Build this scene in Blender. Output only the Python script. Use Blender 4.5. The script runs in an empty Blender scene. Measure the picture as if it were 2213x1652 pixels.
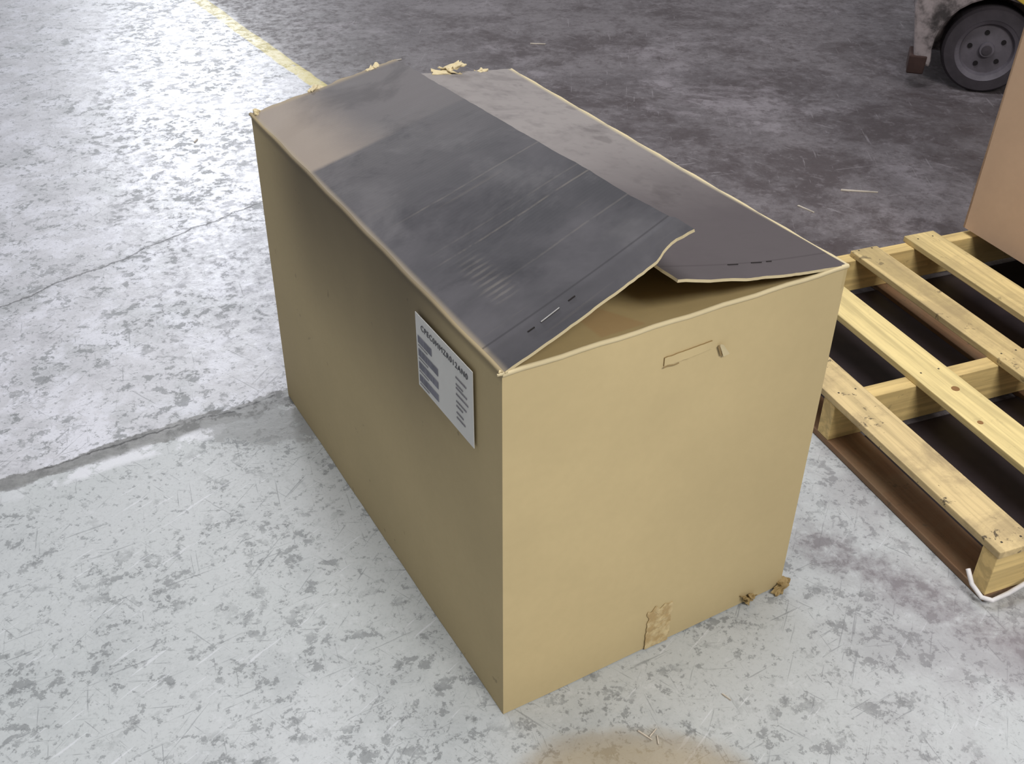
import bpy, bmesh, math, random
from mathutils import Vector, Matrix, noise as mnoise
random.seed(7)
sc=bpy.context.scene
try:
    sc.view_settings.view_transform='Standard'
    sc.view_settings.look='None'
except Exception: pass
def lin(r,g,b):
    f=lambda c:(c/255/12.92) if c/255<=0.04045 else ((c/255+0.055)/1.055)**2.4
    return (f(r),f(g),f(b))
# ------------------------------------------------------------ node helper
class M:
    def __init__(s,name,rough=0.6,spec=0.3,metal=0.0):
        s.m=bpy.data.materials.new(name); s.m.use_nodes=True
        s.t=s.m.node_tree; s.b=s.t.nodes['Principled BSDF']
        s.b.inputs['Roughness'].default_value=rough
        s.b.inputs['Specular IOR Level'].default_value=spec
        s.b.inputs['Metallic'].default_value=metal
        s.tc=s.t.nodes.new('ShaderNodeTexCoord')
        s.P=s.tc.outputs['Object']
        x=s.t.nodes.new('ShaderNodeSeparateXYZ'); s.t.links.new(s.P,x.inputs[0])
        s.x,s.y,s.z=[V(s,o) for o in x.outputs]
    def inp(s,sock,v):
        if isinstance(v,V): v=v.s
        if isinstance(v,bpy.types.NodeSocket): s.t.links.new(v,sock)
        elif isinstance(v,tuple) and sock.type=='RGBA': sock.default_value=(*v,1) if len(v)==3 else v
        else: sock.default_value=v
    def math(s,op,a,b=None,c=None,clamp=False):
        n=s.t.nodes.new('ShaderNodeMath'); n.operation=op; n.use_clamp=clamp
        s.inp(n.inputs[0],a)
        if b is not None: s.inp(n.inputs[1],b)
        if c is not None: s.inp(n.inputs[2],c)
        return V(s,n.outputs[0])
    def vec(s,x,y,z=0.0):
        n=s.t.nodes.new('ShaderNodeCombineXYZ')
        s.inp(n.inputs[0],x);s.inp(n.inputs[1],y);s.inp(n.inputs[2],z)
        return n.outputs[0]
    def noise(s,scale,detail=4,rough=0.55,dist=0.0,vec=None,off=0):
        n=s.t.nodes.new('ShaderNodeTexNoise')
        n.noise_dimensions='4D'; n.inputs['W'].default_value=off*3.7
        s.t.links.new(vec if vec is not None else s.P,n.inputs['Vector'])
        n.inputs['Scale'].default_value=scale;n.inputs['Detail'].default_value=detail
        n.inputs['Roughness'].default_value=rough;n.inputs['Distortion'].default_value=dist
        return V(s,n.outputs[0])
    def step(s,v,a,b,lo=0.0,hi=1.0):
        n=s.t.nodes.new('ShaderNodeMapRange'); n.interpolation_type='SMOOTHSTEP'
        s.inp(n.inputs[0],v)
        if a>b: a,b,lo,hi=b,a,hi,lo
        n.inputs[1].default_value=a;n.inputs[2].default_value=b;n.inputs[3].default_value=lo;n.inputs[4].default_value=hi
        return V(s,n.outputs[0])
    def mix(s,f,a,b,mode='MIX'):
        n=s.t.nodes.new('ShaderNodeMix'); n.data_type='RGBA'; n.blend_type=mode
        s.inp(n.inputs[0],f); s.inp(n.inputs[6],a); s.inp(n.inputs[7],b)
        return n.outputs[2]
    def rot(s,ang,sx,sy):
        c,t=math.cos(ang),math.sin(ang)
        return s.vec((s.x*c+s.y*t)*sx,(s.y*c-s.x*t)*sy,s.z)
    def line(s,a,b):
        dx,dy=b[0]-a[0],b[1]-a[1];L=math.hypot(dx,dy);dx/=L;dy/=L
        al=(s.x-a[0])*dx+(s.y-a[1])*dy
        pe=(s.y-a[1])*dx-(s.x-a[0])*dy
        return al,pe
    def color(s,c): s.inp(s.b.inputs['Base Color'],c)
    def rough(s,c): s.inp(s.b.inputs['Roughness'],c)
    def bump(s,h,strength=0.3,dist=0.01):
        n=s.t.nodes.new('ShaderNodeBump'); n.inputs['Strength'].default_value=strength;n.inputs['Distance'].default_value=dist
        s.inp(n.inputs['Height'],h); s.t.links.new(n.outputs[0],s.b.inputs['Normal'])
class V:
    def __init__(s,m,k): s.m=m;s.s=k
    def __add__(s,o): return s.m.math('ADD',s,o)
    __radd__=__add__
    def __mul__(s,o): return s.m.math('MULTIPLY',s,o)
    __rmul__=__mul__
    def __sub__(s,o): return s.m.math('SUBTRACT',s,o)
    def __rsub__(s,o): return s.m.math('SUBTRACT',o,s)
    def abs(s): return s.m.math('ABSOLUTE',s)
    def max(s,o): return s.m.math('MAXIMUM',s,o)
    def min(s,o): return s.m.math('MINIMUM',s,o)
# ------------------------------------------------------------ materials
def mat_floor():
    m=M('painted_concrete',0.45,0.4)
    big=m.noise(0.9,5,0.6); med=m.noise(4,7,0.68,0.3,off=1); fine=m.noise(26,8,0.72,0.2,off=2); vf=m.noise(120,4,0.7,off=3)
    wob=(m.noise(6,4,0.6,off=4)-0.5)
    ja,jp=m.line((-1.189,1.867),(-0.585,2.222))
    jp=jp+wob*0.05+(m.noise(35,5,0.7,off=9)-0.5)*0.03
    above=m.step(jp,-0.02,0.03)
    c=m.mix(above,lin(178,182,182),lin(190,190,195))
    c=m.mix(m.step(big,0.35,0.7)*0.4,c,lin(198,199,202))
    c=m.mix(m.step(med,0.48,0.66)*0.45,c,lin(154,158,159))
    c=m.mix(m.step(fine,0.44,0.30)*0.40,c,lin(207,209,212))
    wf=m.noise(7,9,0.72,0.3,off=30)
    c=m.mix(m.step(wf,0.48,0.58)*above*0.45,c,lin(222,223,232))
    c=m.mix(m.step(wf,0.45,0.37)*above*0.30,c,lin(146,146,150))
    # wear speckle: many small grey chips, clustered
    spots=m.step(fine,0.535,0.575)*m.step(med,0.40,0.56)
    c=m.mix(spots*0.7,c,lin(114,117,118))
    sp2=m.step(m.noise(48,7,0.72,0.3,off=5),0.565,0.605)
    c=m.mix(sp2*0.6,c,lin(114,117,118))
    sp3=m.step(m.noise(17,8,0.75,0.2,off=41),0.60,0.635)
    c=m.mix(sp3*0.6,c,lin(110,113,114))
    c=m.mix(m.step(vf,0.5,0.7)*0.3,c,lin(128,131,132))
    for i,(an,sc_) in enumerate([(0.55,1),(1.9,1),(2.5,1.3),(1.2,0.8),(0.1,1.1)]):
        st=m.noise(1.0,4,0.65,0.2,vec=m.rot(an,6*sc_,130*sc_),off=6+i)
        c=m.mix(m.step(st,0.63,0.675)*0.5,c,lin(112,115,117))
    st=m.noise(1.0,3,0.6,0.2,vec=m.rot(0.9,6,90),off=16)
    c=m.mix(m.step(st,0.64,0.68)*0.3,c,lin(225,226,232))
    ca,cp=m.line((-1.506,2.660),(-0.875,3.409))
    cp=(cp+(m.noise(3,6,0.65,off=11)-0.5)*0.16).abs()
    crack=m.step(cp,0.005,0.001)*m.step(m.y,3.9,3.6)
    c=m.mix(crack*0.75,c,lin(80,80,82))
    c=m.mix(m.step(cp,0.05,0.0)*0.22,c,lin(120,120,120))
    jw=m.noise(5,5,0.65,off=12)*0.062+(fine-0.5)*0.05
    band=m.step(jp.abs()-jw,0.004,-0.004)
    c=m.mix(band*0.85,c,m.mix(m.step(fine,0.4,0.6),lin(126,126,124),lin(98,98,96)))
    c=m.mix(m.step((jp-0.016).abs(),0.005,0.001)*m.step(m.noise(8,3,0.6,off=13),0.40,0.50)*0.8,c,lin(58,58,58))
    c=m.mix(m.step((jp+0.050).abs(),0.035,0.01)*m.step(m.noise(7,6,0.7,off=31),0.47,0.53)*m.step(ja,-0.1,0.2)*0.8,c,lin(214,215,220))
    dp=m.math('SQRT',(m.x+0.62)*(m.x+0.62)*0.4+(m.y-2.10)*(m.y-2.10))
    c=m.mix(m.step(dp+wob*0.14+(fine-0.5)*0.35,0.10,0.07)*0.75,c,lin(132,133,132))
    ba,bp=m.line((0.626,1.716),(0.999,1.388))
    c=m.mix(m.step((bp+wob*0.12).abs(),0.09,0.01)*m.step(ba,-0.1,0.1)*m.step(fine,0.3,0.6)*0.75,c,lin(112,106,109))
    c=m.mix(m.step(m.x,0.35,1.1)*m.step(med,0.38,0.62)*0.5,c,lin(142,135,140))
    e=m.math('SQRT',(m.x-0.22)*(m.x-0.22)*0.5+(m.y-1.03)*(m.y-1.03))
    e=e+wob*0.05+(fine-0.5)*0.03
    c=m.mix(m.step(e,0.19,0.12)*0.65,c,lin(152,134,98))
    c=m.mix(m.step((e-0.155).abs(),0.03,0.0)*0.22,c,lin(126,108,78))
    # dark area
    sa,sp=m.line((0.745,2.047),(-1.736,5.978))
    sp=sp*-1.0
    s2=sp+wob*0.03
    big2=m.noise(1.1,7,0.72,0.3,off=20)
    d=m.mix(m.step(big2,0.35,0.62),lin(94,88,90),lin(120,114,116))
    d=m.mix(m.step(m.noise(2.2,8,0.75,0.3,off=33),0.47,0.62)*0.8,d,lin(72,63,64))
    d=m.mix(m.step(s2,0.9,0.0)*m.step(m.y,3.0,5.0)*0.5,d,lin(130,127,126))
    sm=m.noise(1.7,8,0.72,0.5,off=21)
    d=m.mix(m.step(sm,0.53,0.66)*0.65,d,lin(152,145,149))
    d=m.mix(m.step(fine,0.50,0.62)*0.5,d,lin(78,70,71))
    d=m.mix(m.step(fine,0.46,0.36)*0.30,d,lin(148,142,145))
    for i,an in enumerate((0.3,1.5,2.4)):
        st=m.noise(1.0,4,0.6,0.3,vec=m.rot(an,4,70),off=22+i*2)
        d=m.mix(m.step(st,0.645,0.69)*0.35,d,lin(160,154,157))
    d=m.mix(m.step(m.noise(14,7,0.75,0.3,off=23),0.56,0.62)*0.40,d,lin(66,55,55))
    c=m.mix(m.step(s2,0.012,0.03),c,d)
    yl=m.step(s2.abs(),0.040,0.030)*m.step(m.noise(18,6,0.7,off=24),0.30,0.44)*m.step(m.y,3.2,3.8)
    c=m.mix(yl*0.85,c,lin(202,186,98))
    m.color(c)
    m.rough(m.step(fine,0.35,0.7,0.32,0.55)+m.step(s2,0.0,0.1)*0.15)
    m.bump(fine*0.6+vf*0.3+med-spots*0.4-band*0.5-crack*1.5,0.3,0.004)
    return m.m
KR=lin(200,181,138)
def kraft(name,base=KR,soot_tint_leak=None,var=0.05):
    m=M(name,0.78,0.2)
    n=m.noise(2.2,4,0.6); f=m.noise(60,3,0.5,off=1)
    dark=tuple(v*(1-var*1.6) for v in base); lite=tuple(min(1,v*(1+var*0.6)) for v in base)
    c=m.mix(m.step(n,0.3,0.7),dark,lite)
    c=m.mix(m.step(f,0.3,0.7)*0.12,c,tuple(v*0.8 for v in base))
    if soot_tint_leak=='left':
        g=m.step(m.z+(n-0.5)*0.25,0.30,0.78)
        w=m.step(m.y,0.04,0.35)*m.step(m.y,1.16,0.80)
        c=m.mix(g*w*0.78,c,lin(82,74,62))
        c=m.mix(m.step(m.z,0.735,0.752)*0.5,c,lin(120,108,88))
        c=m.mix(0.18,c,lin(84,76,64))  # whole left panel evenly darker
        sp=m.noise(25,3,0.6,off=5)
        c=m.mix(m.step(sp,0.68,0.72)*0.3,c,lin(80,70,60))
    if soot_tint_leak=='front':
        c=m.mix(m.step(m.z,0.12,0.0)*0.12,c,lin(120,105,80))  # front panel: darker towards the bottom and the right
        c=m.mix(m.step(m.x,0.2,0.66)*0.16,c,lin(140,124,92))
    if soot_tint_leak=='inner':
        leak_tri=m.step(m.x-m.y*0.2,0.175,0.185)*m.step(m.x+m.y*0.1,0.275,0.265)*m.step(m.y,0.02,0.03)  # warm light leaking between the flaps, painted into the inner flap colour
        c=m.mix(leak_tri*0.35,c,lin(176,134,92))
    m.color(c)
    m.bump(n+f*0.04,0.12,0.01)
    return m.m
def mat_flap(kind):
    m=M('sooty_cardboard_'+kind,0.68,0.15)
    n=m.noise(3.5,5,0.6,0.6); f=m.noise(30,5,0.6,off=2); st=m.noise(1,4,0.6,vec=m.vec(m.x*3,m.y*60,0.0),off=3)
    if kind=='left':
        c=m.mix(m.step(n,0.35,0.68),lin(62,61,64),lin(86,84,87))
        c=m.mix(m.step(m.y,0.35,1.0)*0.42,c,lin(114,109,108))
        c=m.mix(m.step(st,0.6,0.72)*0.10*m.step(m.y,0.9,0.5),c,lin(150,140,125))
        for yy,k in ((0.175,.10),(0.30,.18),(0.335,.08),(0.47,.12)):
            c=m.mix(m.step((m.y-yy-(n-0.5)*0.01).abs(),0.0035,0.0008)*k*m.step(m.x,0.02,0.1)*m.step(f,0.35,0.55),c,lin(165,155,140))
        sk=m.step((m.x-0.085).abs(),0.030,0.004)*m.step(m.y,0.12,0.15)*m.step(m.y,0.30,0.24)*m.step(m.math('SINE',m.y*420+f*4),-0.2,0.9)
        c=m.mix(sk*0.16,c,lin(160,152,140))
        bl=m.noise(6,5,0.65,0.5,off=7)
        c=m.mix(m.step(bl,0.50,0.68)*0.5,c,lin(48,47,51))
        c=m.mix(m.step(m.noise(5,5,0.65,0.4,off=17),0.52,0.70)*0.3,c,lin(116,113,114))
        ed=m.step(m.y+(f-0.5)*0.012,0.772,0.790)
        fade=m.step(m.x+(n-0.5)*0.15,0.20,0.04)
        c=m.mix(ed*fade*0.75,c,lin(162,148,132))
        c=m.mix(ed*0.25,c,lin(116,110,108))
        c=m.mix(m.step(m.x,0.014,0.004)*0.7,c,lin(150,138,118))
        c=m.mix(m.step((m.y-0.068).abs(),0.003,0.001)*0.5,c,lin(48,46,48))
        c=m.mix(m.step(m.y,0.062,0.05)*0.25,c,lin(60,58,60))
        c=m.mix(m.step(m.y,1.12,1.15)*0.7,c,lin(165,148,116))
    else:
        t=m.step(m.y+(n-0.5)*0.3,0.20,0.75)
        c=m.mix(t,lin(84,78,79),lin(140,134,131))
        c=m.mix(m.step(f,0.5,0.7)*0.25,c,lin(80,75,75))
        c=m.mix(m.step(m.noise(6,5,0.65,0.4,off=18),0.50,0.68)*0.35,c,lin(78,72,73))
        c=m.mix(m.step(m.noise(9,4,0.6,off=8),0.60,0.68)*0.35,c,lin(75,69,69))
        c=m.mix(m.step(m.x+m.step(m.y,0.0,0.5)*0.012,0.655,0.668)*0.9,c,lin(182,170,142))
        c=m.mix(m.step((m.y-0.05).abs(),0.003,0.001)*0.4,c,lin(60,54,55))
    m.color(c)
    m.rough(m.step(n,0.3,0.7,0.6,0.75))
    m.bump(n+f*0.1+m.math('SINE',m.y*700)*0.02,0.15,0.01)
    return m.m
def mat_wood(name,base,along='y',seed=0,dirt=0.3):
    m=M(name,0.6,0.3)
    if along=='y': v=m.vec(m.x*28,m.y*1.3,m.z*28); v2=m.vec(m.x*120,m.y*5,m.z*120)
    else: v=m.vec(m.x*1.3,m.y*28,m.z*28); v2=m.vec(m.x*5,m.y*120,m.z*120)
    g=m.noise(1,4,0.6,1.2,vec=v,off=seed); g2=m.noise(1,3,0.6,0.3,vec=v2,off=seed+1)
    c=m.mix(m.step(g,0.38,0.62),tuple(b*0.72 for b in base),base)
    c=m.mix(m.step(g2,0.5,0.7)*0.3,c,tuple(b*0.55 for b in base))
    k=m.noise(7,6,0.7,0.4,off=seed+3)
    c=m.mix(m.step(k,0.44,0.62)*dirt*0.7,c,lin(132,114,90))
    k2=m.noise(26,5,0.7,0.4,off=seed+4)
    c=m.mix(m.step(k2,0.60,0.66)*min(1,dirt*1.3),c,lin(84,74,60))
    m.color(c); m.bump(g+g2*0.3,0.25,0.004)
    return m.m
def plain(name,c,rough=0.6,metal=0,spec=0.3,vary=0.25,scale=12,alt=None):
    m=M(name,rough,spec,metal)
    n=m.noise(scale,5,0.6)
    m.color(m.mix(m.step(n,0.35,0.65),tuple(v*(1-vary) for v in c),alt or c))
    m.bump(n,0.1,0.005)
    return m.m
# ------------------------------------------------------------ geometry helpers
def obj(name,verts,faces,mats,fm=None,parent=None,smooth=False,bevel=0):
    me=bpy.data.meshes.new(name); me.from_pydata([tuple(v) for v in verts],[],faces)
    for k in (mats if isinstance(mats,(list,tuple)) else [mats]): me.materials.append(k)
    if fm:
        for i,p in enumerate(me.polygons): p.material_index=fm[i]
    bm=bmesh.new();bm.from_mesh(me);bmesh.ops.recalc_face_normals(bm,faces=bm.faces);bm.to_mesh(me);bm.free()
    if smooth:
        for p in me.polygons: p.use_smooth=True
    o=bpy.data.objects.new(name,me); sc.collection.objects.link(o)
    if parent: o.parent=parent
    if bevel:
        b=o.modifiers.new('bevel','BEVEL'); b.width=bevel; b.segments=2; b.limit_method='ANGLE'
    return o
def empty(name,loc,rz=0):
    e=bpy.data.objects.new(name,None); e.location=loc; e.rotation_euler=(0,0,rz); e.empty_display_size=0.2
    sc.collection.objects.link(e); return e
def slab(name,fn,nu,nv,off,mats,parent,smooth=True):
    V_=[];F=[];fm=[]
    for k in (0,1):
        for j in range(nv+1):
            for i in range(nu+1):
                p=fn(i/nu,j/nv); V_.append(p+(Vector(off)*k))
    n=(nu+1)*(nv+1); ix=lambda k,i,j:k*n+j*(nu+1)+i
    for j in range(nv):
        for i in range(nu):
            F.append((ix(0,i,j),ix(0,i+1,j),ix(0,i+1,j+1),ix(0,i,j+1)));fm.append(0)
            F.append((ix(1,i,j),ix(1,i,j+1),ix(1,i+1,j+1),ix(1,i+1,j)));fm.append(1)
    for i in range(nu):
        F.append((ix(0,i,0),ix(1,i,0),ix(1,i+1,0),ix(0,i+1,0)));fm.append(1)
        F.append((ix(0,i,nv),ix(0,i+1,nv),ix(1,i+1,nv),ix(1,i,nv)));fm.append(1)
    for j in range(nv):
        F.append((ix(0,0,j),ix(0,0,j+1),ix(1,0,j+1),ix(1,0,j)));fm.append(1)
        F.append((ix(0,nu,j),ix(1,nu,j),ix(1,nu,j+1),ix(0,nu,j+1)));fm.append(1)
    o=obj(name,V_,F,mats,fm,parent)
    return o
def bil(a,b,c,d):
    a,b,c,d=map(Vector,(a,b,c,d))
    return lambda s,t:(a*(1-s)+b*s)*(1-t)+(d*(1-s)+c*s)*t
def boxes(name,lst,mats,parent=None,bevel=0.0,fmi=None):
    vs=[];fs=[];fm=[]
    for q,b in enumerate(lst):
        x0,y0,z0,x1,y1,z1=b[:6]; k=len(vs)
        vs+=[(x0,y0,z0),(x1,y0,z0),(x1,y1,z0),(x0,y1,z0),(x0,y0,z1),(x1,y0,z1),(x1,y1,z1),(x0,y1,z1)]
        fs+=[tuple(k+i for i in f) for f in ((0,3,2,1),(4,5,6,7),(0,1,5,4),(1,2,6,5),(2,3,7,6),(3,0,4,7))]
        fm+=[b[6] if len(b)>6 else 0]*6
    return obj(name,vs,fs,mats,fm,parent,bevel=bevel)
def prism(name,prof,y0,y1,mats,parent,bevel=0):
    n=len(prof); vs=[(p[0],y0,p[1]) for p in prof]+[(p[0],y1,p[1]) for p in prof]
    fs=[tuple(range(n)),tuple(range(2*n-1,n-1,-1))]+[(i,(i+1)%n,n+(i+1)%n,n+i) for i in range(n)]
    return obj(name,vs,fs,mats,None,parent,bevel=bevel)
def lathe(name,prof,seg,mats,parent,M4,fm=None,smooth=True):
    vs=[];fs=[];m_=[]
    for r,y in prof:
        for i in range(seg):
            a=2*math.pi*i/seg; vs.append(M4@Vector((r*math.cos(a),y,r*math.sin(a))))
    for j in range(len(prof)-1):
        for i in range(seg):
            k=(i+1)%seg; fs.append((j*seg+i,j*seg+k,(j+1)*seg+k,(j+1)*seg+i)); m_.append(fm[j] if fm else 0)
    fs.append(tuple(range(seg))); m_.append(fm[0] if fm else 0)
    fs.append(tuple(range((len(prof)-1)*seg,len(prof)*seg))); m_.append(fm[-1] if fm else 0)
    return obj(name,vs,fs,mats,m_,parent)
def tube(name,pts,r,mat,parent=None,cyc=False):
    cu=bpy.data.curves.new(name,'CURVE'); cu.dimensions='3D'; cu.bevel_depth=r; cu.bevel_resolution=3
    s=cu.splines.new('POLY'); s.points.add(len(pts)-1)
    for i,p in enumerate(pts): s.points[i].co=(*p,1)
    s.use_cyclic_u=cyc; cu.materials.append(mat); cu.use_fill_caps=True
    o=bpy.data.objects.new(name,cu); sc.collection.objects.link(o)
    bpy.context.view_layer.update()
    me=bpy.data.meshes.new_from_object(o.evaluated_get(bpy.context.evaluated_depsgraph_get()))
    bpy.data.objects.remove(o)
    o=bpy.data.objects.new(name,me); sc.collection.objects.link(o)
    if parent: o.parent=parent
    return o
# ------------------------------------------------------------ camera
f,pitch,roll=2275.36,0.60894,0.0031
fw=Vector((0,math.cos(pitch),-math.sin(pitch))); r=Vector((1,0,0)); u=r.cross(fw)
r2=r*math.cos(roll)+u*math.sin(roll); u2=-r*math.sin(roll)+u*math.cos(roll)
cd=bpy.data.cameras.new('camera'); cam=bpy.data.objects.new('camera',cd); sc.collection.objects.link(cam)
mt=Matrix((r2,u2,-fw)).transposed().to_4x4(); mt.translation=(0,0,1.6); cam.matrix_world=mt
cd.sensor_width=36; cd.sensor_fit='HORIZONTAL'; cd.lens=f/2213*36; cd.clip_start=0.05; sc.camera=cam
# ------------------------------------------------------------ floor
obj('floor',[(-14,-8,0),(14,-8,0),(14,22,0),(-14,22,0)],[(0,1,2,3)],mat_floor())
# ------------------------------------------------------------ main carton
YAW=0.51444; N0=(-0.01413,1.23084,0); W,L,H=0.66144,1.1464,0.75202
k_l=kraft('kraft_left',soot_tint_leak='left'); k_f=kraft('kraft_front',soot_tint_leak='front'); k_i=kraft('kraft_inner',lin(186,167,124)); k_e=kraft('kraft_edge',lin(206,191,154))
k_n=kraft('kraft_inner_flap',lin(184,164,120),soot_tint_leak='inner')
fl1=mat_flap('left'); fl2=mat_flap('right')
box=empty('cardboard_box',N0,YAW)
T=0.007
nt=(0,0,H);lt=(0.002,L-0.006,H+0.006);rt=(W,0,H);bt=(W-0.004,L-0.006,H)
nb=(0,0,0.001);lb=(-0.003,L+0.003,0.001);rb=(W-0.004,0.0,0.005);bb=(W,L,0.001)
def bow(fn,n,amt):
    n=Vector(n)
    def g(s,t):
        p=fn(s,t); e=math.sin(math.pi*s)*math.sin(math.pi*min(1,t*0.9+0.05))
        return p+n*(amt*e+0.0015*mnoise.noise(p*5)*min(1,8*s*(1-s)))
    return g
slab('side_panel_left',bow(bil(nb,lb,lt,nt),(-1,0,0),0.003),30,20,(T,0,0),[k_l,k_i],box)
slab('end_panel_front',bow(bil(nb,rb,rt,nt),(0,-1,0),0.004),24,20,(0,T,0),[k_f,k_e],box)
slab('side_panel_right',bow(bil(rb,bb,bt,rt),(1,0,0),0.004),30,20,(-T,0,0),[k_f,k_i],box)
slab('end_panel_back',bow(bil(lb,bb,bt,lt),(0,1,0),0.004),24,20,(0,-T,0),[k_f,k_i],box)
boxes('bottom_panel',[(0.005,0.005,0.002,W-0.01,L-0.01,0.010)],k_i,box)
def jag(s,sd,a): return a*mnoise.noise(Vector((s*9,sd,0)))+a*0.4*mnoise.noise(Vector((s*45,sd,3)))
def flap1(s,t): # s along length (0 near) t from hinge
    hinge=Vector((0.001,s*(L-0.004),H+0.004+0.006*s))
    o=Vector((0.321+0.034*s,s*L,0.901-0.075*s))
    o.x+=jag(s,1,0.004)
    p=hinge.lerp(o,t)
    e=jag(t,5,0.0020)*math.exp(-s*25)+jag(t,9,0.010)*math.exp(-(1-s)*25)
    p.y+=e
    p.z+=-0.004*math.sin(math.pi*t)*(1-s)**2+0.004*mnoise.noise(Vector((s*3,t*2,1)))*t
    if s<0.05 and t>0.80:
        q=(t-0.80)/0.20
        p.y+=0.012*math.sin(math.pi*q)*(1-s/0.05)*(0.8+0.5*mnoise.noise(Vector((t*30,1,0))))
        p.z+=0.004*q
    return p
slab('flap_left',flap1,90,40,(0.002,0,-0.005),[fl1,k_e],box)
def flap2(s,t):
    hinge=Vector((W-0.001-0.003*s,s*(L-0.004),H+0.004))
    o=Vector((0.301,s*L,0.826-0.030*s))
    o.x+=jag(s,2,0.003)
    p=hinge.lerp(o,t)
    p.z+=-0.008*math.sin(math.pi*t)*(1-s)**3
    p.y+=jag(t,7,0.003)*math.exp(-s*25)+jag(t,12,0.006)*math.exp(-(1-s)*25)
    return p
slab('flap_right',flap2,90,40,(-0.001,0,-0.005),[fl2,k_e],box)
def flap3(s,t): # near end flap folded inward
    return Vector((0.010+s*(W-0.02),0.002+t*0.325,H-0.001-t*0.085+0.004*math.sin(math.pi*s)*t))
slab('flap_front',flap3,20,12,(0,0,-0.006),[k_n,k_e],box)
def flap4(s,t):
    return Vector((0.010+s*(W-0.02),L-0.008-t*0.325,H+0.002-t*0.05))
slab('flap_back',flap4,20,12,(0,0,-0.006),[k_i,k_e],box)
tube('rim_crease_front',[(0.0+ (W)*i/20,0.001,H+0.001+0.001*math.sin(i*1.7)) for i in range(21)],0.0042,k_e,box)
tube('rim_crease_left',[(0.002,(L-0.004)*i/30,H+0.002+0.006*i/30+0.001*math.sin(i*1.3)) for i in range(31)],0.0040,k_l,box)
tube('rim_crease_right',[(W-0.001-0.003*i/30,(L-0.004)*i/30,H+0.001+0.001*math.sin(i*1.9)) for i in range(31)],0.0040,k_e,box)
steel=plain('staple_steel',lin(150,148,146),0.5,0.7); dk=plain('dark_slit',lin(35,30,28),0.8)
def staple(name,fn,t0,t1,s0,s1,mat,rr=0.0013):
    a=fn(s0,t0)+Vector((0,0,0.0012)); b=fn(s1,t1)+Vector((0,0,0.0012)); tube(name,[a,b],rr,mat,box)
staple('staple_1',flap1,0.27,0.37,0.037,0.039,steel,0.0012)
staple('staple_slot_1',flap1,0.20,0.235,0.036,0.036,dk,0.001)
staple('staple_slot_2',flap1,0.42,0.455,0.040,0.040,dk,0.001)
for i,(a,b) in enumerate(((0.42,0.48),(0.56,0.62),(0.36,0.39))): staple('staple_slot_%d'%(i+3),flap2,a,b,0.040,0.041,dk,0.0007)
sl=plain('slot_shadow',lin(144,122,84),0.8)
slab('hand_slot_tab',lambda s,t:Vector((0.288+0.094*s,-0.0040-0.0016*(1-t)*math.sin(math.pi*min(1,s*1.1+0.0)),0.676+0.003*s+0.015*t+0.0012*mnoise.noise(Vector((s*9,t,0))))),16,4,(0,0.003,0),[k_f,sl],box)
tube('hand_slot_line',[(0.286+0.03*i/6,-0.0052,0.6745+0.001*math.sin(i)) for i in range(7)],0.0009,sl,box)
obj('torn_liner',[(0.396,-0.005,0.684),(0.402,-0.008,0.683),(0.414,-0.012,0.664),(0.405,-0.008,0.659)],[(0,1,2,3)],k_e,parent=box)
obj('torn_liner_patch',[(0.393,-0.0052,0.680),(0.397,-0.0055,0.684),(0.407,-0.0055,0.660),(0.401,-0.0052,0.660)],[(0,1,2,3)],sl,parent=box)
tape=M('packing_tape',0.3,0.45); tape.color(tape.mix(tape.noise(20,3),lin(182,160,114),lin(198,178,134)))
tp=M('torn_tape_patch',0.45,0.4); tn=tp.noise(40,5,0.65); tp.color(tp.mix(tp.step(tn,0.42,0.6),lin(176,150,104),lin(202,182,138)))
def tapef(s,t):
    x=0.312+0.056*s+0.006*mnoise.noise(Vector((t*7,0 if s<0.5 else 9,1)))
    z=0.003+(0.105+0.012*mnoise.noise(Vector((s*5,4,1))))*t
    return Vector((x,-0.0032-0.0022*abs(mnoise.noise(Vector((s*4,t*7,2)))),z))
slab('tape_patch',tapef,14,22,(0,0.001,0),[tp.m,tp.m],box)
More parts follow.
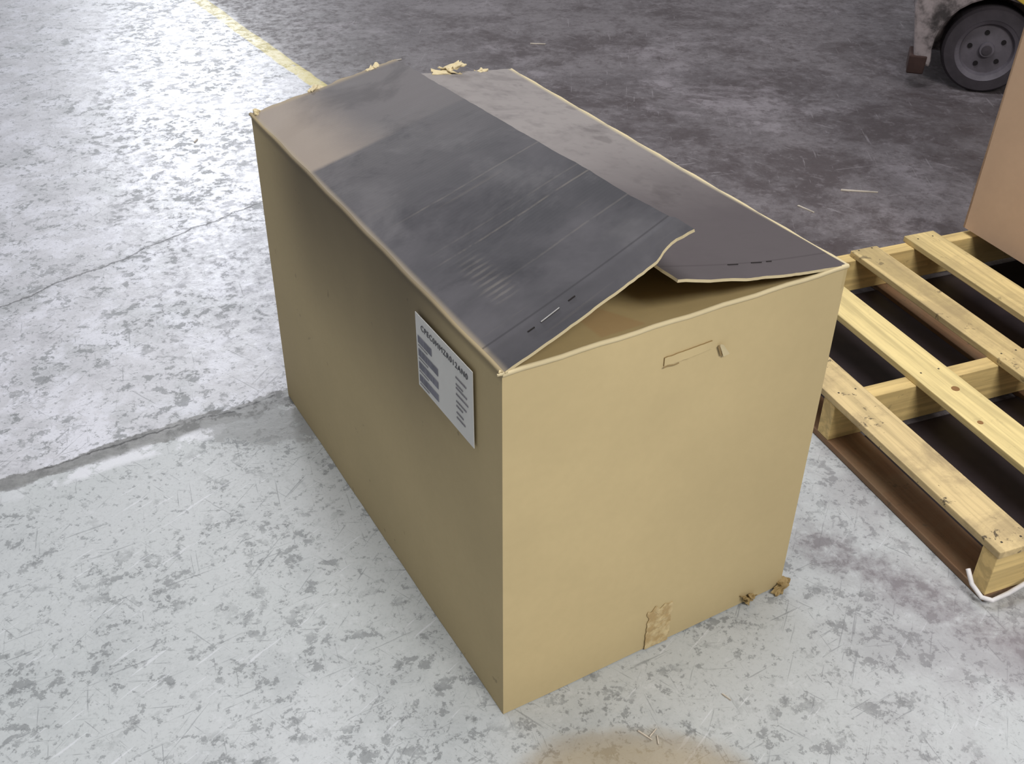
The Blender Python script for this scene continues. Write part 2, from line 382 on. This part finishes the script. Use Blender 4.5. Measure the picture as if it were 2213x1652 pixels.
def scrap(name,c,size,seed,mat,parent=None,flat=0.35,n=5):
    random.seed(seed); vs=[];fs=[]
    for q in range(n):
        o=Vector(c)+Vector([random.uniform(-1,1)*size*0.5,random.uniform(-0.4,0.4)*size*0.5,random.uniform(0,0.6)*size*flat])
        ang=random.uniform(0,math.pi); w_=size*random.uniform(0.3,0.55); h_=size*random.uniform(0.15,0.3); G=5
        ax=Vector((math.cos(ang),math.sin(ang)*0.6,random.uniform(-1,1)*flat)); ay=Vector((-math.sin(ang)*0.6,math.cos(ang),random.uniform(-1,1)*flat))
        k=len(vs)
        for d in (0,1):
            for j in range(G):
                for i in range(G):
                    a=(i/(G-1)-0.5)*w_*2*(1+0.3*mnoise.noise(Vector((j*0.9,seed+q,1)))); b=(j/(G-1)-0.5)*h_*2*(1+0.5*mnoise.noise(Vector((i*0.9,seed+q,5))))
                    p=o+ax*a+ay*b+Vector((0,0,size*0.16*mnoise.noise(Vector((i*0.6,j*0.6,seed*3+q))))) + Vector((0,0,0.0025*d))
                    p.z=max(p.z,0.001+0.002*d)
                    vs.append(p)
        I=lambda d,i,j:k+d*G*G+j*G+i
        for j in range(G-1):
            for i in range(G-1):
                fs.append((I(0,i,j),I(0,i,j+1),I(0,i+1,j+1),I(0,i+1,j))); fs.append((I(1,i,j),I(1,i+1,j),I(1,i+1,j+1),I(1,i,j+1)))
        for i in range(G-1):
            fs.append((I(0,i,0),I(0,i+1,0),I(1,i+1,0),I(1,i,0)));fs.append((I(0,i,G-1),I(1,i,G-1),I(1,i+1,G-1),I(0,i+1,G-1)))
            fs.append((I(0,0,i),I(1,0,i),I(1,0,i+1),I(0,0,i+1)));fs.append((I(0,G-1,i),I(0,G-1,i+1),I(1,G-1,i+1),I(1,G-1,i)))
    return obj(name,vs,fs,mat,parent=parent)
scrap('torn_corner_left',(0.018,L-0.012,H+0.008),0.030,3,k_e,box,n=4)
scrap('torn_edge_back_1',(0.295,L-0.004,H+0.060),0.030,4,k_e,box,n=4)
scrap('torn_edge_back_2',(0.49,L-0.006,H+0.024),0.050,5,k_e,box,n=5)
scrap('torn_edge_back_4',(0.56,L-0.006,H+0.010),0.030,15,k_e,box,flat=0.15,n=3)
scrap('torn_edge_back_3',(0.16,L-0.002,H+0.034),0.03,6,k_e,box,n=3)
scrap('torn_corner_near',(0.004,0.0,H+0.002),0.014,8,k_e,box,n=3)
br=kraft('torn_brown',lin(158,136,94))
scrap('torn_bottom_corner',(W-0.010,-0.010,0.008),0.036,11,br,box,flat=0.5,n=6)
scrap('torn_bottom_edge',(0.572,-0.010,0.012),0.026,12,br,box,flat=0.9,n=5)
# label
paper=plain('label_paper',lin(212,211,206),0.5,vary=0.04); ink=plain('label_ink',lin(76,76,82),0.6); grey=plain('barcode_grey',lin(138,138,148),0.6); grey2=plain('print_grey',lin(144,142,146),0.6)
lu,lz=(0.283,0.081),(0.5665,0.712)
xl=-0.0062
slab('shipping_label',lambda s,t:Vector((xl,lu[0]+(lu[1]-lu[0])*s,lz[0]+(lz[1]-lz[0])*t)),2,2,(0.001,0,0),[paper,paper],box)
def txt(name,s,yy,zz,size,mat,width):
    cu=bpy.data.curves.new(name,'FONT'); cu.body=s; cu.size=size; cu.extrude=0.0002; cu.materials.append(mat); cu.space_character=1.15
    o=bpy.data.objects.new(name,cu); sc.collection.objects.link(o)
    bpy.context.view_layer.update()
    me=bpy.data.meshes.new_from_object(o.evaluated_get(bpy.context.evaluated_depsgraph_get()))
    bpy.data.objects.remove(o)
    w=max(v.co.x for v in me.vertices)-min(v.co.x for v in me.vertices)
    k=width/w
    for v in me.vertices: v.co.x*=k
    o=bpy.data.objects.new(name,me); sc.collection.objects.link(o); o.parent=box
    o.matrix_local=Matrix(((0,0,-1,xl-0.0008),(-1,0,0,yy),(0,1,0,zz),(0,0,0,1)))
    return o
txt('label_title','CPEC0MMZR012AN0',0.262,0.688,0.0150,ink,0.165)
bars=[]
for zc in (0.664,0.638,0.612,0.586):
    y=0.276; random.seed(int(zc*1000)); end=y-random.choice([0.062,0.072,0.07,0.05])
    while y>end:
        wd=random.choice([0.0006,0.0012,0.0018]); bars.append((xl-0.0009,y-wd,zc-0.007,xl-0.0003,y,zc+0.007)); y-=wd+random.choice([0.0005,0.0009])
boxes('label_barcodes',bars,grey,box)
rows=[]
random.seed(5)
for z0 in (0.668,0.655,0.648,0.636,0.622,0.613,0.600,0.590):
    y=0.138; e_=y-random.uniform(0.022,0.042)
    while y>e_:
        wd=random.uniform(0.0012,0.003); rows.append((z0,y,wd)); y-=wd+0.0012
boxes('label_small_print',[(xl-0.0009,q[1]-q[2],q[0],xl-0.0003,q[1],q[0]+0.0032) for q in rows]+
      [(xl-0.0009,0.241,z,xl-0.0003,0.276,z+0.0014) for z in (0.651,0.625,0.599,0.573)],grey2,box)
# ------------------------------------------------------------ pallet
PA=YAW-0.1501
pal=empty('wooden_pallet',N0,PA)
ZB=0.14
woods=[mat_wood('pine_%d'%i,c,'y',i*7,d) for i,(c,d) in enumerate([(lin(216,192,142),0.7),(lin(236,214,152),0.10),(lin(214,190,136),0.5),(lin(222,198,140),0.3),(lin(195,168,122),0.6)])]
strw=mat_wood('pine_stringer',lin(222,194,132),'x',40,0.2); botw=mat_wood('pine_bottom_shaded',lin(128,98,72),'y',60,0.5)  # bottom boards: shade under the deck put into a darker brown
bd=[(1.012,1.108,-0.088,1.10),(1.249,1.355,-0.086,1.10),(1.500,1.592,-0.080,1.085),(1.709,1.817,-0.083,1.108),(1.950,2.045,-0.085,1.10),(2.190,2.290,-0.085,1.10)]
for i,(b0,b1,a0,a1) in enumerate(bd): boxes('deck_board_%d'%(i+1),[(b0,a0,ZB-0.018,b1,a1,ZB)],woods[i%5],pal,0.002)
for i,(a0,a1) in enumerate(((-0.085,-0.043),(0.462,0.505),(1.055,1.098))):
    boxes('stringer_%d'%(i+1),[(1.014,a0,0.018,2.288,a1,ZB-0.018)],strw,pal,0.002)
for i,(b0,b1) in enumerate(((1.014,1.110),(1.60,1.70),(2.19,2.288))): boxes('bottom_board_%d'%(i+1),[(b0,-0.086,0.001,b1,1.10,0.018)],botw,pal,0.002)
gap_shade=plain('gap_shade_dark',lin(48,40,43),0.55,vary=0.3)  # added dark sheets, standing in for the shade between the deck boards
boxes('gap_shade_sheet',[(1.112,-0.035,0.002,1.598,0.458,0.006),(1.112,0.509,0.002,1.598,1.05,0.006),(1.702,-0.035,0.002,2.188,0.458,0.006),(1.702,0.509,0.002,2.188,1.05,0.006)],gap_shade,pal)
wk=plain('wood_knot',lin(150,112,70),0.6)
for (x,y,r_) in ((1.31,0.40,0.010),(1.272,0.27,0.007),(1.72,0.60,0.010)):
    lathe('knot_%.2f'%y,[(0.0005,ZB+0.0008),(r_,ZB+0.0005),(r_,ZB-0.001)],14,wk,pal,Matrix(((1,0,0,x),(0,0,1,y),(0,1,0,0),(0,0,0,1))))
nails=[]
nl=plain('nail_heads',lin(90,86,78),0.5,0.6)
for (b0,b1,_,_) in bd:
    for a in (-0.064,0.484,1.077):
        for q in (0.25,0.75):
            x=b0+(b1-b0)*q; nails.append((x-0.002,a-0.002,ZB-0.001,x+0.002,a+0.002,ZB+0.0008))
boxes('nails',nails,nl,pal)
# second carton standing on pallet
kr2=kraft('kraft_pink',lin(196,166,138),var=0.06)
b2=empty('cardboard_box',N0,PA)
X0,X1,Y0,Y1,Z0,Z1=1.918,2.36,0.12,1.094,ZB+0.001,1.10
ln=0.035
slab('side_panel_left',bil((X0,Y0,Z0),(X0,Y1,Z0),(X0+ln,Y1,Z1),(X0+ln,Y0,Z1)),4,4,(0.007,0,0),[kr2,kr2],b2)
slab('side_panel_right',bil((X1,Y0,Z0),(X1,Y1,Z0),(X1+ln,Y1,Z1),(X1+ln,Y0,Z1)),4,4,(-0.007,0,0),[kr2,kr2],b2)
slab('end_panel_front',bil((X0,Y0,Z0),(X1,Y0,Z0),(X1+ln,Y0,Z1),(X0+ln,Y0,Z1)),4,4,(0,0.007,0),[kr2,kr2],b2)
slab('end_panel_back',bil((X0,Y1,Z0),(X1,Y1,Z0),(X1+ln,Y1,Z1),(X0+ln,Y1,Z1)),4,4,(0,-0.007,0),[kr2,kr2],b2)
boxes('bottom_panel',[(X0+0.007,Y0+0.007,Z0,X1-0.007,Y1-0.007,Z0+0.006)],kr2,b2)
boxes('top_flap_left',[(X0+ln,Y0,Z1,X0+ln+0.219,Y1,Z1+0.006)],kr2,b2)
boxes('top_flap_right',[(X1+ln-0.221,Y0,Z1,X1+ln,Y1,Z1+0.006)],kr2,b2)
boxes('top_tape',[(X0+ln+0.19,Y0-0.001,Z1+0.006,X0+ln+0.25,Y1+0.001,Z1+0.0068)],tape.m,b2)
strap=plain('white_strap',lin(225,222,222),0.5)
cpt=[(1.006,-0.035,0.050),(1.000,-0.06,0.032),(1.002,-0.09,0.022),(1.015,-0.106,0.024),(1.05,-0.108,0.034),(1.10,-0.104,0.045),(1.15,-0.098,0.052),(1.20,-0.096,0.045),(1.28,-0.11,0.007)]
tube('strap_loop',cpt,0.005,strap,pal)
# ------------------------------------------------------------ forklift
fk=empty('forklift',(2.035,4.525,0),math.atan2(-0.30,0.954))
yel=plain('forklift_yellow',lin(196,168,70),0.5,vary=0.35,scale=8); cwt=plain('counterweight_paint',lin(92,86,86),0.6,vary=0.6,scale=14,alt=lin(150,140,140))
blk=plain('black_steel',lin(38,34,36),0.6); rub=plain('tyre_rubber',lin(66,61,66),0.75,vary=0.25); hub=plain('hub_grey',lin(100,95,102),0.6,vary=0.25); dkh=plain('hub_hole',lin(28,24,26),0.8)
RW=0.185
def wheel(name,x,y,R,wd,sgn):
    p=[(R*0.0+0.001,0.012),(R*0.16,0.012),(R*0.17,0.03),(R*0.56,0.036),(R*0.60,0.014),(R*0.68,0.004),(R*0.70,0.0),(R*0.93,0.004),(R*0.99,0.02),(R,0.035),(R,wd-0.03),(R*0.95,wd),(R*0.6,wd),(0.001,wd)]
    fm=[1,1,1,1,1,1,0,0,0,0,0,0,0]
    prof=[(a,(b if sgn<0 else -b)) for a,b in p]
    lathe(name,prof,56,[rub,hub],fk,Matrix.Translation((x,y,R)),fm)
    for i in range(5):
        a=2*math.pi*i/5+0.5; c=Vector((x+R*0.38*math.cos(a),y,R+R*0.38*math.sin(a)))
        s_=1 if sgn<0 else -1
        lathe(name+'_bolt_%d'%i,[(0.001,0.028*s_),(R*0.055,0.028*s_),(R*0.055,0.040*s_)],12,dkh,fk,Matrix.Translation(c))
    lathe(name+'_cap',[(0.001,(0.004)*(1 if sgn<0 else -1)),(R*0.11,0.006*(1 if sgn<0 else -1)),(R*0.12,0.04*(1 if sgn<0 else -1))],16,rub,fk,Matrix.Translation((x,y,R)))
wheel('rear_wheel_right',0,0,RW,0.14,-1); wheel('rear_wheel_left',0,0.98,RW,0.14,1)
wheel('front_wheel_right',1.30,-0.02,0.27,0.20,-1); wheel('front_wheel_left',1.30,1.0,0.27,0.20,1)
arch=[(0.225*math.cos(a),RW+0.225*math.sin(a)) for a in [math.pi*(1.08-1.12*i/16) for i in range(17)]]
prof=[(-0.29,0.13),(-0.22,0.10)]+arch+[(0.235,0.14),(0.40,0.14),(0.40,0.95),(0.0,0.98),(-0.20,0.93),(-0.30,0.75),(-0.33,0.35)]
prism('counterweight',prof,-0.035,0.16,cwt,fk,0.012); prism('counterweight_far',prof,0.82,1.015,cwt,fk,0.012)
prism('rear_bumper',[(-0.31,0.07),(-0.24,0.07),(-0.235,0.15),(-0.31,0.15)],-0.04,0.10,plain('rusty_bumper',lin(66,48,44),0.8),fk,0.006)
boxes('counterweight_core',[(-0.28,0.155,0.12,0.40,0.825,0.96)],cwt,fk,0.02)
arch2=[(1.30+0.32*math.cos(a),0.27+0.32*math.sin(a)) for a in [math.pi*(1.0-1.0*i/12) for i in range(13)]]
prism('body',[(0.40,0.14),(0.95,0.14),(0.975,0.27)]+arch2[1:-1]+[(1.62,0.27),(1.62,0.62),(1.35,0.66),(1.0,0.45),(0.98,0.45),(0.98,0.90),(0.40,0.96)],-0.02,1.0,yel,fk,0.008)
prism('yellow_side_trim',[(0.16,0.36),(0.40,0.28),(0.40,0.62),(0.0,0.62),(-0.05,0.47)],-0.045,-0.03,yel,fk,0.004)
boxes('seat',[(0.45,0.28,0.94,0.95,0.72,1.05),(0.40,0.30,1.0,0.52,0.70,1.45)],blk,fk,0.03)
for i,(x0,y0,x1) in enumerate(((0.10,0.06,0.15),(0.10,0.90,0.15),(1.45,0.06,1.25),(1.45,0.90,1.25))):
    tube('guard_post_%d'%i,[(x0,y0+0.01,0.62 if x0>1 else 0.95),(x1,y0+0.01,2.1)],0.028,blk,fk)
boxes('overhead_guard',[(0.10,0.04,2.08,1.30,0.09,2.14),(0.10,0.89,2.08,1.30,0.94,2.14)]+[(0.12+0.16*i,0.09,2.09,0.16+0.16*i,0.89,2.13) for i in range(8)],blk,fk,0.004)
boxes('mast',[(1.64,0.18,0.10,1.74,0.26,2.3),(1.64,0.72,0.10,1.74,0.80,2.3),(1.66,0.26,2.2,1.72,0.72,2.28),(1.66,0.26,1.2,1.72,0.72,1.28)],blk,fk,0.004)
boxes('carriage_and_forks',[(1.75,0.12,0.12,1.79,0.86,0.18),(1.75,0.12,0.50,1.79,0.86,0.56),(1.79,0.22,0.06,1.83,0.34,0.6),(1.79,0.64,0.06,1.83,0.76,0.6),(1.79,0.22,0.04,2.75,0.34,0.075),(1.79,0.64,0.04,2.75,0.76,0.075)],blk,fk,0.004)
tube('steering_wheel',[(1.15+0.10*math.cos(a),0.5+0.16*math.sin(a),1.15+0.10*math.cos(a)) for a in [2*math.pi*i/24 for i in range(24)]],0.012,blk,fk,True)
tube('steering_column',[(1.15,0.5,1.15),(1.35,0.5,0.62)],0.02,blk,fk)
tube('axle',[(0,0.1,RW),(0,0.9,RW)],0.035,blk,fk)
# ------------------------------------------------------------ floor debris
spl=plain('splinter_wood',lin(205,195,180),0.7)
random.seed(21); vs=[];fs=[]
def stick(x,y,l,w,ang):
    k=len(vs);c,s_=math.cos(ang),math.sin(ang)
    for dz in (0.0006,0.004):
        for (a,b) in ((-l/2,-w/2),(l/2,-w*0.3),(l/2*1.02,w*0.3),(-l/2*0.95,w/2)):
            vs.append((x+a*c-b*s_,y+a*s_+b*c,dz))
    fs.extend(tuple(k+i for i in f_) for f_ in ((0,3,2,1),(4,5,6,7),(0,1,5,4),(1,2,6,5),(2,3,7,6),(3,0,4,7)))
for s_ in [(0.122,5.206,0.075,0.010,-0.1),(1.245,3.498,0.13,0.009,-0.15),(1.02,3.35,0.07,0.006,-0.9),(0.24,1.185,0.030,0.0025,-0.7),(0.255,1.19,0.022,0.002,0.9),(0.262,1.175,0.018,0.002,1.6),(0.40,1.27,0.02,0.002,-0.8),(-0.55,4.95,0.05,0.01,0.5),(-1.25,3.95,0.03,0.006,1.4)]: stick(*s_)
obj('wood_splinters',vs,fs,spl)
# ------------------------------------------------------------ lights
def area(name,loc,tgt,sx,sy,pw,col):
    l=bpy.data.lights.new(name,'AREA'); l.shape='RECTANGLE'; l.size=sx;l.size_y=sy;l.energy=pw;l.color=col
    o=bpy.data.objects.new(name,l); sc.collection.objects.link(o); o.location=loc
    o.rotation_euler=(Vector(tgt)-Vector(loc)).to_track_quat('-Z','Y').to_euler(); return o
area('ceiling_lamp_near',(2.0,-1.8,4.2),(0.4,1.8,0.3),2.0,1.2,200,(1.0,0.97,0.92))
area('ceiling_lamp_overhead',(-0.3,2.6,6.0),(-0.3,2.4,0),3,3,210,(0.95,0.96,1.0))
area('ceiling_lamp_far',(-4.3,14.0,4.3),(-1.2,4.2,0),2.0,1.2,340,(0.92,0.95,1.0))
w=bpy.data.worlds.new('world'); sc.world=w; w.use_nodes=True
w.node_tree.nodes['Background'].inputs[0].default_value=(0.80,0.80,0.84,1); w.node_tree.nodes['Background'].inputs[1].default_value=0.34
